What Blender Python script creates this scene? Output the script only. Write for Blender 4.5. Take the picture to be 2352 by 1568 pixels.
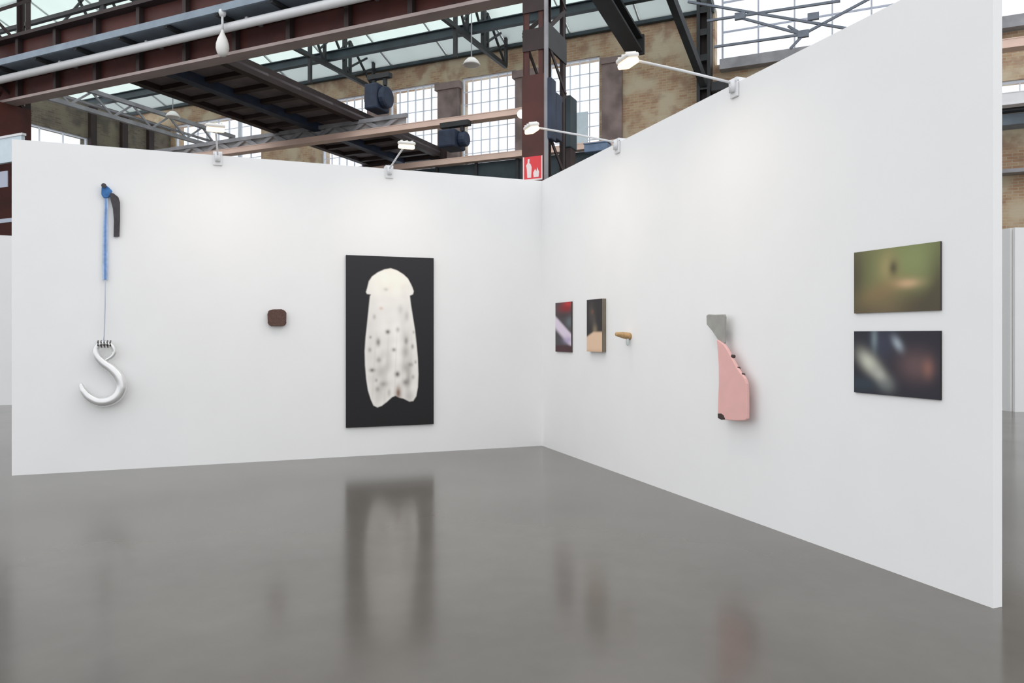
import bpy, bmesh, math, random
import numpy as np
from mathutils import Vector, Matrix

# ---------------------------------------------------------------- scene, camera, light
sc = bpy.context.scene
for o in list(bpy.data.objects):
    bpy.data.objects.remove(o, do_unlink=True)
COL = sc.collection
random.seed(7)

F = 1700.0                      # focal length in pixels of the 2352 wide frame
CX, HOR = 1176.0, 770.0         # principal column, horizon row
HEAD = math.radians(20.45)      # heading of the camera, clockwise from +Y
CAM = Vector((-3.90, -9.29, 1.5))
FWD = Vector((math.sin(HEAD), math.cos(HEAD), 0))
RGT = Vector((math.cos(HEAD), -math.sin(HEAD), 0))
UP = Vector((0, 0, 1))

cd = bpy.data.cameras.new('camera')
cam = bpy.data.objects.new('camera', cd)
COL.objects.link(cam)
cam.location = CAM
cam.rotation_euler = (math.pi / 2, 0, -HEAD)
cd.sensor_width = 36.0
cd.lens = 36.0 * F / 2352.0
cd.shift_y = -(784.0 - HOR) / 2352.0
cd.clip_end = 300
sc.camera = cam

w = bpy.data.worlds.new('overcast_sky')
sc.world = w
w.use_nodes = True
bgn = w.node_tree.nodes['Background']
bgn.inputs[0].default_value = (0.955, 0.975, 1.0, 1)
bgn.inputs[1].default_value = 1.28
sc.view_settings.view_transform = 'Standard'
sc.view_settings.look = 'None'
sc.view_settings.exposure = 0.14
sc.view_settings.gamma = 1.0
sc.view_settings.use_curve_mapping = False

# ---------------------------------------------------------------- positions
S45 = math.sqrt(0.5)
U = Vector((S45, -S45, 0))      # long axis of the old hall
V = Vector((S45, S45, 0))       # across the hall, away from the camera
def H(u, v, z):
    return Vector((CAM.x, CAM.y, 0)) + U * u + V * v + Vector((0, 0, z))
def ray(px, py):
    return FWD + RGT * ((px - CX) / F) + UP * ((HOR - py) / F)
def on_plane(px, py, n, d):
    r = ray(px, py)
    return CAM + r * ((d - n.dot(CAM)) / n.dot(r))
def on_left(px, py, off=0.0):    # booth wall that runs along X
    return on_plane(px, py, Vector((0, 1, 0)), -off)
def on_right(px, py, off=0.0):   # booth wall that runs along Y
    return on_plane(px, py, Vector((1, 0, 0)), -off)
def at_v(px, py, v):
    return on_plane(px, py, V, V.dot(Vector((CAM.x, CAM.y, 0))) + v)
def at_u(px, py, u):
    return on_plane(px, py, U, U.dot(Vector((CAM.x, CAM.y, 0))) + u)
def uv_of(p):
    q = p - Vector((CAM.x, CAM.y, 0))
    return q.dot(U), q.dot(V), p.z
def s2l(c):
    c = c / 255.0
    return c / 12.92 if c <= 0.04045 else ((c + 0.055) / 1.055) ** 2.4
def rgb(r, g, b):
    return (s2l(r), s2l(g), s2l(b), 1.0)

# ---------------------------------------------------------------- materials
MATS = {}
def mat(name, col, rough=0.6, metal=0.0, noise=0.0, scale=6.0, spec=0.5, col2=None, coat=0.0):
    m = bpy.data.materials.new(name); m.use_nodes = True
    nt = m.node_tree; b = nt.nodes['Principled BSDF']
    b.inputs['Roughness'].default_value = rough
    b.inputs['Metallic'].default_value = metal
    b.inputs['Specular IOR Level'].default_value = spec
    b.inputs['Coat Weight'].default_value = coat
    b.inputs['Base Color'].default_value = col
    if noise or col2:
        tc = nt.nodes.new('ShaderNodeTexCoord')
        n = nt.nodes.new('ShaderNodeTexNoise'); n.inputs['Scale'].default_value = scale
        n.inputs['Detail'].default_value = 5
        nt.links.new(tc.outputs['Object'], n.inputs['Vector'])
        r = nt.nodes.new('ShaderNodeValToRGB')
        r.color_ramp.elements[0].position = 0.35; r.color_ramp.elements[1].position = 0.65
        c2 = col2 or tuple(min(1, x * (1 + noise)) for x in col[:3]) + (1,)
        c1 = col if col2 else tuple(x * (1 - noise) for x in col[:3]) + (1,)
        r.color_ramp.elements[0].color = c1; r.color_ramp.elements[1].color = c2
        nt.links.new(n.outputs['Fac'], r.inputs['Fac'])
        nt.links.new(r.outputs['Color'], b.inputs['Base Color'])
    MATS[name] = m
    return m

mat('white_paint', (0.875, 0.875, 0.875, 1), 0.75, noise=0.008, scale=2.0, spec=0.25)
mat('partition_paint', (0.86, 0.86, 0.86, 1), 0.75, noise=0.01, scale=1.5, spec=0.25)
mat('brown_steel', rgb(76, 34, 27), 0.6, noise=0.3, scale=1.6)
mat('dark_brown_steel', rgb(50, 36, 36), 0.65, noise=0.25, scale=1.5)
mat('black_steel', rgb(44, 46, 48), 0.6, noise=0.2, scale=2)
mat('grey_steel', rgb(146, 146, 150), 0.55, noise=0.2, scale=2)
mat('blue_box', rgb(112, 132, 160), 0.6, noise=0.15, scale=3)
mat('guard_grey', rgb(182, 182, 184), 0.6, noise=0.2, scale=2)
mat('blue_grey_steel', rgb(132, 146, 160), 0.5, noise=0.15, scale=2)
mat('pink_beige_steel', rgb(196, 168, 152), 0.6, noise=0.12, scale=1.2)
mat('warm_lit_beige_paint', rgb(236, 206, 190), 0.55, noise=0.06, scale=1.2)  # beige paint, lightened and pinkened to stand in for warm light from below
mat('mauve_steel', rgb(172, 156, 152), 0.6, noise=0.15, scale=1)
mat('white_enamel', rgb(225, 226, 228), 0.35, noise=0.02)
mat('lamp_white', rgb(232, 230, 226), 0.4, noise=0.02)
mat('window_frame', rgb(226, 230, 238), 0.5, noise=0.04)
mat('glass_wall_frame', rgb(176, 182, 196), 0.5, noise=0.06)
mat('navy_steel', rgb(42, 54, 76), 0.6, noise=0.25, scale=3)
mat('teal_dark', rgb(52, 66, 72), 0.6, noise=0.25, scale=1.5)
mat('eave_grey', rgb(178, 184, 184), 0.6, noise=0.06)
mat('deck_brown', rgb(120, 111, 114), 0.75, noise=0.2, scale=1.5)
mat('stone_pier', rgb(136, 120, 116), 0.85, noise=0.32, scale=1.4)
mat('brown_felt', rgb(92, 68, 60), 0.85, noise=0.18, scale=40)
mat('panel_black', rgb(36, 35, 37), 0.6, noise=0.05)
mat('panel_edge', rgb(70, 62, 60), 0.6, noise=0.05)
mat('edge_olive', rgb(120, 110, 95), 0.7, noise=0.1)
mat('blue_cloth', rgb(60, 112, 172), 0.8, noise=0.18, scale=25)
mat('pale_blue_cloth', rgb(176, 196, 226), 0.75, noise=0.12, scale=25)
mat('strap_blue', rgb(110, 146, 200), 0.8, noise=0.12, scale=25)
mat('dark_rubber', rgb(66, 62, 66), 0.7, noise=0.2, scale=20)
mat('cable_grey', rgb(176, 184, 200), 0.4)
mat('porcelain', rgb(222, 222, 222), 0.24, noise=0.03, scale=8, coat=0.4, metal=0.55)
mat('wire_dark', rgb(96, 92, 92), 0.5, noise=0.2, scale=30)
mat('pink_leather', rgb(230, 180, 175), 0.7, noise=0.02, scale=10)
mat('grey_leather', rgb(158, 157, 152), 0.7, noise=0.08, scale=10)
mat('dark_trim', rgb(60, 48, 46), 0.7, noise=0.2, scale=20)
mat('oak', rgb(186, 150, 104), 0.55, noise=0.18, scale=30)
mat('pale_green_glaze', rgb(205, 214, 212), 0.4, noise=0.05)
mat('sign_red', rgb(226, 60, 66), 0.5, noise=0.03)
mat('sign_white', rgb(240, 225, 224), 0.5, noise=0.02)
mat('pale_sign', rgb(206, 220, 228), 0.6, noise=0.03)
mat('rod_steel', rgb(110, 118, 130), 0.5, noise=0.1)

def light_mat(name, col, strength):
    m = bpy.data.materials.new(name); m.use_nodes = True
    b = m.node_tree.nodes['Principled BSDF']
    b.inputs['Base Color'].default_value = (0.9, 0.85, 0.8, 1)
    b.inputs['Emission Color'].default_value = col
    b.inputs['Emission Strength'].default_value = strength
    MATS[name] = m
light_mat('lamp_glow', (1.0, 0.66, 0.36, 1), 1.5)
light_mat('far_lamp_glow', (1.0, 0.90, 0.80, 1), 0.9)

def glass_mat():
    m = bpy.data.materials.new('window_glass'); m.use_nodes = True
    nt = m.node_tree; nt.nodes.remove(nt.nodes['Principled BSDF'])
    t = nt.nodes.new('ShaderNodeBsdfTransparent'); t.inputs[0].default_value = (0.93, 0.95, 0.97, 1)
    g = nt.nodes.new('ShaderNodeBsdfGlossy'); g.inputs['Roughness'].default_value = 0.05
    mx = nt.nodes.new('ShaderNodeMixShader'); mx.inputs[0].default_value = 0.05
    nt.links.new(t.outputs[0], mx.inputs[1]); nt.links.new(g.outputs[0], mx.inputs[2])
    nt.links.new(mx.outputs[0], nt.nodes['Material Output'].inputs[0])
    MATS['window_glass'] = m
glass_mat()

def roof_glass(nm, ca, cb_):
    m = bpy.data.materials.new(nm); m.use_nodes = True
    nt = m.node_tree; nt.nodes.remove(nt.nodes['Principled BSDF'])
    t = nt.nodes.new('ShaderNodeBsdfTranslucent')
    tc = nt.nodes.new('ShaderNodeTexCoord'); n = nt.nodes.new('ShaderNodeTexNoise')
    n.inputs['Scale'].default_value = 0.8
    r = nt.nodes.new('ShaderNodeValToRGB')
    r.color_ramp.elements[0].color = ca; r.color_ramp.elements[1].color = cb_
    nt.links.new(tc.outputs['Object'], n.inputs['Vector']); nt.links.new(n.outputs['Fac'], r.inputs['Fac'])
    nt.links.new(r.outputs['Color'], t.inputs[0])
    nt.links.new(t.outputs[0], nt.nodes['Material Output'].inputs[0])
    MATS[nm] = m
roof_glass('roof_glazing', (0.73, 0.795, 0.77, 1), (0.81, 0.865, 0.84, 1))
roof_glass('eave_sheet', (0.54, 0.58, 0.575, 1), (0.62, 0.65, 0.645, 1))

def brick_mat(name, axis, tones):
    m = bpy.data.materials.new(name); m.use_nodes = True
    nt = m.node_tree; b = nt.nodes['Principled BSDF']; L = nt.links.new
    g = nt.nodes.new('ShaderNodeNewGeometry')
    d = nt.nodes.new('ShaderNodeVectorMath'); d.operation = 'DOT_PRODUCT'; d.inputs[1].default_value = axis
    L(g.outputs['Position'], d.inputs[0])
    sx = nt.nodes.new('ShaderNodeSeparateXYZ'); L(g.outputs['Position'], sx.inputs[0])
    cb = nt.nodes.new('ShaderNodeCombineXYZ'); L(d.outputs['Value'], cb.inputs[0]); L(sx.outputs['Z'], cb.inputs[1])
    bt = nt.nodes.new('ShaderNodeTexBrick')
    bt.inputs['Scale'].default_value = 1.0; bt.inputs['Brick Width'].default_value = 0.27
    bt.inputs['Row Height'].default_value = 0.085; bt.inputs['Mortar Size'].default_value = 0.009
    bt.inputs['Color1'].default_value = tones[0]; bt.inputs['Color2'].default_value = tones[1]
    bt.inputs['Mortar'].default_value = tones[2]
    L(cb.outputs[0], bt.inputs['Vector'])
    n = nt.nodes.new('ShaderNodeTexNoise'); n.inputs['Scale'].default_value = 0.9; n.inputs['Detail'].default_value = 6
    L(cb.outputs[0], n.inputs['Vector'])
    r = nt.nodes.new('ShaderNodeValToRGB')
    r.color_ramp.elements[0].position = 0.46; r.color_ramp.elements[1].position = 0.60
    L(n.outputs['Fac'], r.inputs['Fac'])
    mx = nt.nodes.new('ShaderNodeMixRGB'); L(r.outputs['Color'], mx.inputs[0]); L(bt.outputs['Color'], mx.inputs[1])
    mx.inputs[2].default_value = tones[3]
    nb = nt.nodes.new('ShaderNodeTexNoise'); nb.inputs['Scale'].default_value = 1.7; nb.inputs['Detail'].default_value = 5
    mp = nt.nodes.new('ShaderNodeMapping'); mp.inputs['Location'].default_value = (13, 7, 3); L(cb.outputs[0], mp.inputs['Vector']); L(mp.outputs[0], nb.inputs['Vector'])
    r2 = nt.nodes.new('ShaderNodeValToRGB'); r2.color_ramp.elements[0].position = 0.50; r2.color_ramp.elements[1].position = 0.66
    r2.color_ramp.elements[1].color = (0.75, 0.75, 0.75, 1)
    L(nb.outputs['Fac'], r2.inputs['Fac'])
    m2 = nt.nodes.new('ShaderNodeMixRGB'); L(r2.outputs['Color'], m2.inputs[0]); L(mx.outputs[0], m2.inputs[1]); m2.inputs[2].default_value = tones[4]
    L(m2.outputs[0], b.inputs['Base Color'])
    bp = nt.nodes.new('ShaderNodeBump'); bp.inputs['Strength'].default_value = 0.6; bp.inputs['Distance'].default_value = 0.02
    L(bt.outputs['Fac'], bp.inputs['Height']); bp.invert = True
    L(bp.outputs[0], b.inputs['Normal'])
    b.inputs['Roughness'].default_value = 0.9
    MATS[name] = m
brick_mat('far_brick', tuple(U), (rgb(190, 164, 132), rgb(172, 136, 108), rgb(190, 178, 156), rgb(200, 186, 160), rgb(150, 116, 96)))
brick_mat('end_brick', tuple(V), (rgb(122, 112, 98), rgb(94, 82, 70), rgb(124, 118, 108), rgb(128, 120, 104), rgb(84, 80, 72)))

def floor_mat():
    m = bpy.data.materials.new('polished_concrete'); m.use_nodes = True
    nt = m.node_tree; b = nt.nodes['Principled BSDF']; L = nt.links.new
    tc = nt.nodes.new('ShaderNodeTexCoord')
    n = nt.nodes.new('ShaderNodeTexNoise'); n.inputs['Scale'].default_value = 0.45; n.inputs['Detail'].default_value = 6
    n.inputs['Roughness'].default_value = 0.6
    L(tc.outputs['Object'], n.inputs['Vector'])
    r = nt.nodes.new('ShaderNodeValToRGB')
    r.color_ramp.elements[0].position = 0.3; r.color_ramp.elements[1].position = 0.7
    r.color_ramp.elements[0].color = (0.090, 0.081, 0.070, 1); r.color_ramp.elements[1].color = (0.146, 0.135, 0.120, 1)
    L(n.outputs['Fac'], r.inputs['Fac']); L(r.outputs['Color'], b.inputs['Base Color'])
    n2 = nt.nodes.new('ShaderNodeTexNoise'); n2.inputs['Scale'].default_value = 1.6; n2.inputs['Detail'].default_value = 4
    L(tc.outputs['Object'], n2.inputs['Vector'])
    mr = nt.nodes.new('ShaderNodeMapRange'); mr.inputs['To Min'].default_value = 0.12; mr.inputs['To Max'].default_value = 0.20
    L(n2.outputs['Fac'], mr.inputs['Value']); L(mr.outputs[0], b.inputs['Roughness'])
    b.inputs['IOR'].default_value = 1.5
    MATS['polished_concrete'] = m
floor_mat()

def print_mat(name, rough):
    m = bpy.data.materials.new(name); m.use_nodes = True
    nt = m.node_tree; b = nt.nodes['Principled BSDF']
    a = nt.nodes.new('ShaderNodeVertexColor'); a.layer_name = 'ink'
    nt.links.new(a.outputs['Color'], b.inputs['Base Color'])
    b.inputs['Roughness'].default_value = rough
    b.inputs['Specular IOR Level'].default_value = 0.3
    MATS[name] = m
print_mat('photo_print', 0.55)

# ---------------------------------------------------------------- mesh helpers
WLOC = {}
class MB:
    def __init__(s): s.v = []; s.f = []
    def add(s, vs, fs):
        k = len(s.v); s.v += [Vector(q) for q in vs]; s.f += [tuple(i + k for i in f) for f in fs]; return s
    def box(s, c, ax, ay, az):
        c = Vector(c); P = []
        for dz in (-1, 1):
            for dx, dy in ((-1, -1), (1, -1), (1, 1), (-1, 1)):
                P.append(c + ax * dx + ay * dy + az * dz)
        return s.add(P, [(3, 2, 1, 0), (4, 5, 6, 7), (0, 1, 5, 4), (1, 2, 6, 5), (2, 3, 7, 6), (3, 0, 4, 7)])
    def hbox(s, u0, u1, v0, v1, z0, z1):   # box in hall axes
        return s.box(H((u0 + u1) / 2, (v0 + v1) / 2, (z0 + z1) / 2), U * ((u1 - u0) / 2), V * ((v1 - v0) / 2), UP * ((z1 - z0) / 2))
    def wbox(s, x0, x1, y0, y1, z0, z1):
        return s.box(((x0 + x1) / 2, (y0 + y1) / 2, (z0 + z1) / 2), Vector(((x1 - x0) / 2, 0, 0)), Vector((0, (y1 - y0) / 2, 0)), Vector((0, 0, (z1 - z0) / 2)))
    def bar(s, p0, p1, wd, ht, up=UP):
        p0 = Vector(p0); p1 = Vector(p1); d = (p1 - p0)
        n = d.normalized(); up = Vector(up)
        if abs(n.dot(up)) > 0.98: up = V
        side = n.cross(up).normalized(); top = side.cross(n).normalized()
        return s.box((p0 + p1) / 2, d / 2, side * (wd / 2), top * (ht / 2))
    def ibeam(s, p0, p1, wd, ht, t=0.03, up=UP):
        p0 = Vector(p0); p1 = Vector(p1); n = (p1 - p0).normalized(); side = n.cross(Vector(up)).normalized(); top = side.cross(n).normalized()
        s.bar(p0 + top * (ht / 2 - t / 2), p1 + top * (ht / 2 - t / 2), wd, t, up)
        s.bar(p0 - top * (ht / 2 - t / 2), p1 - top * (ht / 2 - t / 2), wd, t, up)
        return s.bar(p0, p1, t, ht - 2 * t, up)
    def tube(s, pts, rad, seg=12, squash=None, caps=True):
        pts = [Vector(p) for p in pts]; n = len(pts)
        if not hasattr(rad, '__len__'): rad = [rad] * n
        T = [(pts[min(i + 1, n - 1)] - pts[max(i - 1, 0)]).normalized() for i in range(n)]
        a = squash if squash is not None else (UP if abs(T[0].z) < 0.9 else Vector((1, 0, 0)))
        V0 = []
        for i in range(n):
            x = a - T[i] * a.dot(T[i])
            if x.length < 1e-4: x = Vector((0, 1, 0)) - T[i] * T[i].y
            x.normalize(); y = T[i].cross(x)
            if squash is None: a = x
            for k in range(seg):
                t = 2 * math.pi * k / seg
                V0.append(pts[i] + (x * math.cos(t) + y * math.sin(t)) * rad[i])
        fs = []
        for i in range(n - 1):
            for k in range(seg):
                k2 = (k + 1) % seg
                fs.append((i * seg + k, i * seg + k2, (i + 1) * seg + k2, (i + 1) * seg + k))
        if caps:
            fs.append(tuple(range(seg - 1, -1, -1))); fs.append(tuple((n - 1) * seg + k for k in range(seg)))
        return s.add(V0, fs)
    def lathe(s, c, prof, seg=20, axis=UP):
        c = Vector(c); a = Vector(axis).normalized()
        x = a.cross(Vector((0.3, 0.9, 0.2))).normalized(); y = a.cross(x)
        V0 = []
        for r, h in prof:
            for k in range(seg):
                t = 2 * math.pi * k / seg
                V0.append(c + a * h + (x * math.cos(t) + y * math.sin(t)) * max(r, 1e-4))
        fs = []
        for i in range(len(prof) - 1):
            for k in range(seg):
                k2 = (k + 1) % seg
                fs.append((i * seg + k, i * seg + k2, (i + 1) * seg + k2, (i + 1) * seg + k))
        fs.append(tuple(range(seg - 1, -1, -1))); fs.append(tuple((len(prof) - 1) * seg + k for k in range(seg)))
        return s.add(V0, fs)
    def prism(s, outline, n):               # planar outline (3D points) pushed back along n
        o = [Vector(p) for p in outline]; k = len(o); n = Vector(n)
        fs = [tuple(range(k)), tuple(range(2 * k - 1, k - 1, -1))]
        for i in range(k):
            j = (i + 1) % k
            fs.append((i, i + k, j + k, j))
        return s.add(o + [p + n for p in o], fs)
    def build(s, name, material, parent=None, smooth=False, bevel=0.0, seg=2, base=True):
        lo = Vector([min(p[i] for p in s.v) for i in range(3)]); hi = Vector([max(p[i] for p in s.v) for i in range(3)])
        c = (lo + hi) / 2
        if parent is None and base: c.z = lo.z
        me = bpy.data.meshes.new(name)
        me.from_pydata([p - c for p in s.v], [], s.f)
        bm = bmesh.new(); bm.from_mesh(me)
        bmesh.ops.recalc_face_normals(bm, faces=bm.faces)
        if bevel:
            ed = [e for e in bm.edges if len(e.link_faces) == 2 and e.calc_face_angle(0) > 0.5]
            bmesh.ops.bevel(bm, geom=ed, offset=bevel, segments=seg, affect='EDGES', profile=0.5, clamp_overlap=True)
        bm.to_mesh(me); bm.free()
        if smooth:
            for p in me.polygons: p.use_smooth = True
        me.materials.append(MATS[material])
        return link(name, me, c, parent)
def link(name, me, wl, parent=None):
    o = bpy.data.objects.new(name, me); COL.objects.link(o)
    WLOC[o.name] = Vector(wl)
    if parent is not None:
        o.parent = parent; o.location = Vector(wl) - WLOC[parent.name]
    else:
        o.location = wl
    return o
def tag(o, label, cat, group=None, kind=None):
    o['label'] = label; o['category'] = cat
    if group: o['group'] = group
    if kind: o['kind'] = kind
    return o
def thing(name, loc, label, cat, group=None, kind=None):
    o = bpy.data.objects.new(name, None); COL.objects.link(o)
    o.empty_display_size = 0.1
    o.location = loc; WLOC[o.name] = Vector(loc)
    return tag(o, label, cat, group, kind)

# ---------------------------------------------------------------- floor and booth walls
fl = MB().hbox(-30, 18, -16, 24.2, -0.25, 0).build('floor', 'polished_concrete')
tag(fl, 'polished grey concrete floor mirroring the booth walls', 'floor', kind='structure')
WH, WT = 3.6, 0.07
XL = on_left(27, 770).x
YR = on_right(2281, 770).y
wl = MB().wbox(XL, WT, 0, WT, 0, WH).build('wall_left', 'white_paint')
tag(wl, 'white painted booth wall carrying the moth photograph', 'wall', kind='structure')
wr = MB().wbox(0, WT, YR, 0, 0, WH).build('wall_right', 'white_paint')
tag(wr, 'white painted booth wall carrying the pink hanging and photographs', 'wall', kind='structure')

# ---------------------------------------------------------------- the hall: brick walls and windows
EV, EZ = 24.0, 11.75            # far wall plane, eave height
def u_at(px): return uv_of(at_v(px, 300, EV))[0]
WZ0, WZ1 = 5.4, 10.95
wins = [(u_at(402), u_at(600)), (-19.4, -17.1), (-16.15, -13.95), (-13.0, -10.8), (-9.9, -7.7)]
UE = u_at(392)                   # hall end wall
wf = MB()
wf.hbox(UE - .5, 18, EV, EV + .5, 0, WZ0)
wf.hbox(UE - .5, UE, EV, EV + .5, WZ0, WZ1)
edges = [UE] + [x for p in wins for x in p] + [-3.9]
for i in range(0, len(edges), 2):
    wf.hbox(edges[i], edges[i + 1], EV, EV + .5, WZ0, WZ1)
wf.hbox(-33, -3.9, EV, EV + .5, WZ1, EZ + .2)
wf.hbox(-3.9, 1.2, EV, EV + .5, WZ0, 10.05)
wf.hbox(9.2, 18, EV, EV + .5, WZ0, 10.05)
wf.hbox(1.2, 9.2, EV, EV + .5, WZ0, 7.75)
wf.hbox(1.2, 9.2, EV, EV + .5, 8.45, 10.05)
tag(wf.build('wall_far', 'far_brick'), 'tan brick wall of the old hall with tall gridded windows', 'wall', kind='structure')
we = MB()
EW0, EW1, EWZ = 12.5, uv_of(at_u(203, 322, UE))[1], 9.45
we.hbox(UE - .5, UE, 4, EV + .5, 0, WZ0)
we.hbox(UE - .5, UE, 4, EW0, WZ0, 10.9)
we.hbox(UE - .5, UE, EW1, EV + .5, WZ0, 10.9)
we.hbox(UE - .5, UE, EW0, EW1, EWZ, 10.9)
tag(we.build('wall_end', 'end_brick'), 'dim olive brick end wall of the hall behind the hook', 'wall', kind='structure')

PANE = {}
def window(name, label, a0, a1, z0, z1, nc, nr, fn, depth=.12, bar=.017, thick=(), fm='window_frame'):
    """fn(a, d, z) -> world; a runs along the wall, d is depth into the wall"""
    root = thing(name, fn((a0 + a1) / 2, 0, z0), label, 'window', kind='structure')
    ax = (fn(1, 0, 0) - fn(0, 0, 0)); ad = (fn(0, 1, 0) - fn(0, 0, 0))
    fr = .05; dc = depth
    def B(m, x0, x1, y0, y1, t=.06):
        return m.box(fn((x0 + x1) / 2, dc, (y0 + y1) / 2), ax * ((x1 - x0) / 2), ad * t, UP * ((y1 - y0) / 2))
    m = MB(); B(m, a0, a0 + fr, z0, z1); B(m, a1 - fr, a1, z0, z1); B(m, a0 + fr, a1 - fr, z0, z0 + fr); B(m, a0 + fr, a1 - fr, z1 - fr, z1)
    m.build('window_frame', fm, root)
    w_ = (a1 - a0 - 2 * fr) / nc; h_ = (z1 - z0 - 2 * fr) / nr
    for i in range(1, nc):
        x = a0 + fr + i * w_; b = .09 if i in thick else bar / 2
        B(MB(), x - b, x + b, z0 + fr, z1 - fr, .04).build('mullion', fm, root)
    for j in range(1, nr):
        y = z0 + fr + j * h_
        B(MB(), a0 + fr, a1 - fr, y - bar / 2, y + bar / 2, .03).build('glazing_bar', fm, root)
    key = (round(w_, 3), round(h_, 3), tuple(ax))
    first = None
    for i in range(nc):
        for j in range(nr):
            c = fn(a0 + fr + (i + .5) * w_, dc, z0 + fr + (j + .5) * h_)
            if first is None:
                mb = MB(); mb.box(c, ax * (w_ / 2), ad * .006, UP * (h_ / 2)); first = mb.build('pane', 'window_glass', root)
            else:
                o = first.copy(); COL.objects.link(o); o.parent = root; o.location = c - WLOC[root.name]; WLOC[o.name] = c
    return root
far = lambda a, d, z: H(a, EV + d, z)
end = lambda a, d, z: H(UE - d, a, z)
wlab = ['wide hall window above the far white booth corner, beside the brick end wall',
        'tall gridded hall window half hidden behind the dark crane bridge',
        'tall gridded hall window directly above the lower dark crane deck',
        'tall gridded hall window beside the riveted brown column, bright sky behind',
        'narrow visible hall window between the riveted column and tan brick pier']
for i, (a, b) in enumerate(wins):
    window('window_%d' % (i + 1), wlab[i], a, b, WZ0, WZ1, 8 if i == 0 else 6, 12, far, thick=(3, 6) if i == 0 else ())
window('window_6', 'low bright window strip in the dim brick end wall', EW0, EW1, WZ0, EWZ, 8, 5, end)
window('window_7', 'pale clerestory strip window in the brick beyond the wall end', 1.2, 9.2, 7.75, 8.45, 8, 1, far)
GZ0, GZ1 = 10.1, 16.8
window('window_8', 'large steel framed glass wall above the sloping booth wall top', -3.7, 15.4, GZ0, GZ1, 18, 7, far, bar=.045, fm='glass_wall_frame')

# sill ledge under the big glass wall
tag(MB().hbox(-3.7, 15.4, EV - .35, EV, 9.78, 10.1).build('trim_1', 'grey_steel'), 'grey steel sill beam under the large glass wall', 'beam', kind='structure')
# stone piers between the windows
for i, (a, b) in enumerate([(-17.1, -16.15), (-13.95, -13.0), (-10.8, -9.9)]):
    m = MB(); m.hbox(a + .05, b - .05, EV - .22, EV, 0, WZ1 - .4); m.hbox(a - .04, b + .04, EV - .28, EV, WZ1 - .4, WZ1 - .15)
    tag(m.build('trim_%d' % (i + 2), 'stone_pier'), ['purplish masonry pier behind the dark hoist', 'purplish masonry pier between the two brightest tall windows', 'purplish masonry pier hidden by the riveted column'][i], 'pier', kind='structure')
m = MB(); m.hbox(u_at(1385), u_at(1430), EV - .12, EV, 0, 10.6); m.hbox(u_at(1383), u_at(1434), EV - .16, EV, 10.6, 10.8)
tag(m.build('trim_8', 'stone_pier'), 'reddish grey masonry pier at the edge of the tan brick', 'pier', kind='structure')
# pilasters on the end wall
for i, px in enumerate((209, 281, 342)):
    v = uv_of(at_u(px, 300, UE))[1]
    m = MB(); m.hbox(UE, UE + .18, v - .13, v + .13, 0, 10.6); m.hbox(UE, UE + .2, v - .15, v + .15, 10.6, 10.7)
    tag(m.build('trim_%d' % (i + 5), 'dark_brown_steel'), ['dark steel pilaster beside the low end wall window', 'dark steel pilaster in the middle of the end wall bricks', 'dark steel pilaster nearest the wide hall window'][i], 'pilaster', kind='structure')

# ---------------------------------------------------------------- roof
RS = math.tan(math.radians(20))
def RZ(v): return EZ + .05 + RS * (EV + .3 - v)
roof = thing('roof', H(-16, 20, EZ), 'pale green translucent sheet roof sloping over the side bay', 'roof', kind='structure')
rows = [(24.3, 23.1, 'eave_sheet', 'eave_panel'), (23.1, 20.4, 'roof_glazing', 'roof_panel'), (20.4, 17.7, 'roof_glazing', 'roof_panel'), (17.7, 15.0, 'roof_glazing', 'roof_panel')]
RU = -33.0; NU = 12; du = (-3.9 - RU) / NU
for (va, vb, mt, nm) in rows:
    first = None
    for i in range(NU):
        u0, u1 = RU + i * du + .02, RU + (i + 1) * du - .02
        c = H((u0 + u1) / 2, (va + vb) / 2, RZ((va + vb) / 2))
        if first is None:
            m = MB(); d = H(0, vb, RZ(vb)) - H(0, va, RZ(va)); n = U.cross(d).normalized()
            m.box(c, U * ((u1 - u0) / 2), d * .495, n * .02); first = m.build(nm, mt, roof)
        else:
            o = first.copy(); COL.objects.link(o); o.parent = roof; o.location = c - WLOC[roof.name]; WLOC[o.name] = c
for i in range(NU + 1):
    u = RU + i * du
    MB().bar(H(u, 24.3, RZ(24.3) - .07), H(u, 15, RZ(15) - .05), .04, .05).build('rafter', 'eave_grey', roof)
for v in (23.1, 20.4, 17.7):
    MB().bar(H(RU, v, RZ(v) - .1), H(-3.9, v, RZ(v) - .07), .06, .08).build('purlin', 'eave_grey', roof)
MB().hbox(RU, -3.9, EV - .2, EV - .02, EZ - .05, EZ + .06).build('eave_beam', 'teal_dark', roof)

# dark longitudinal tie beam
p0, p1 = at_v(737, 134, 21), at_v(1365, 11, 21)
zz = (p0.z + p1.z) / 2
tag(MB().ibeam(H(RU, 21, zz), H(-3.5, 21, zz), .2, .30).build('tie_beam', 'teal_dark'), 'long dark tie beam crossing under the pale green roof', 'beam')

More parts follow.
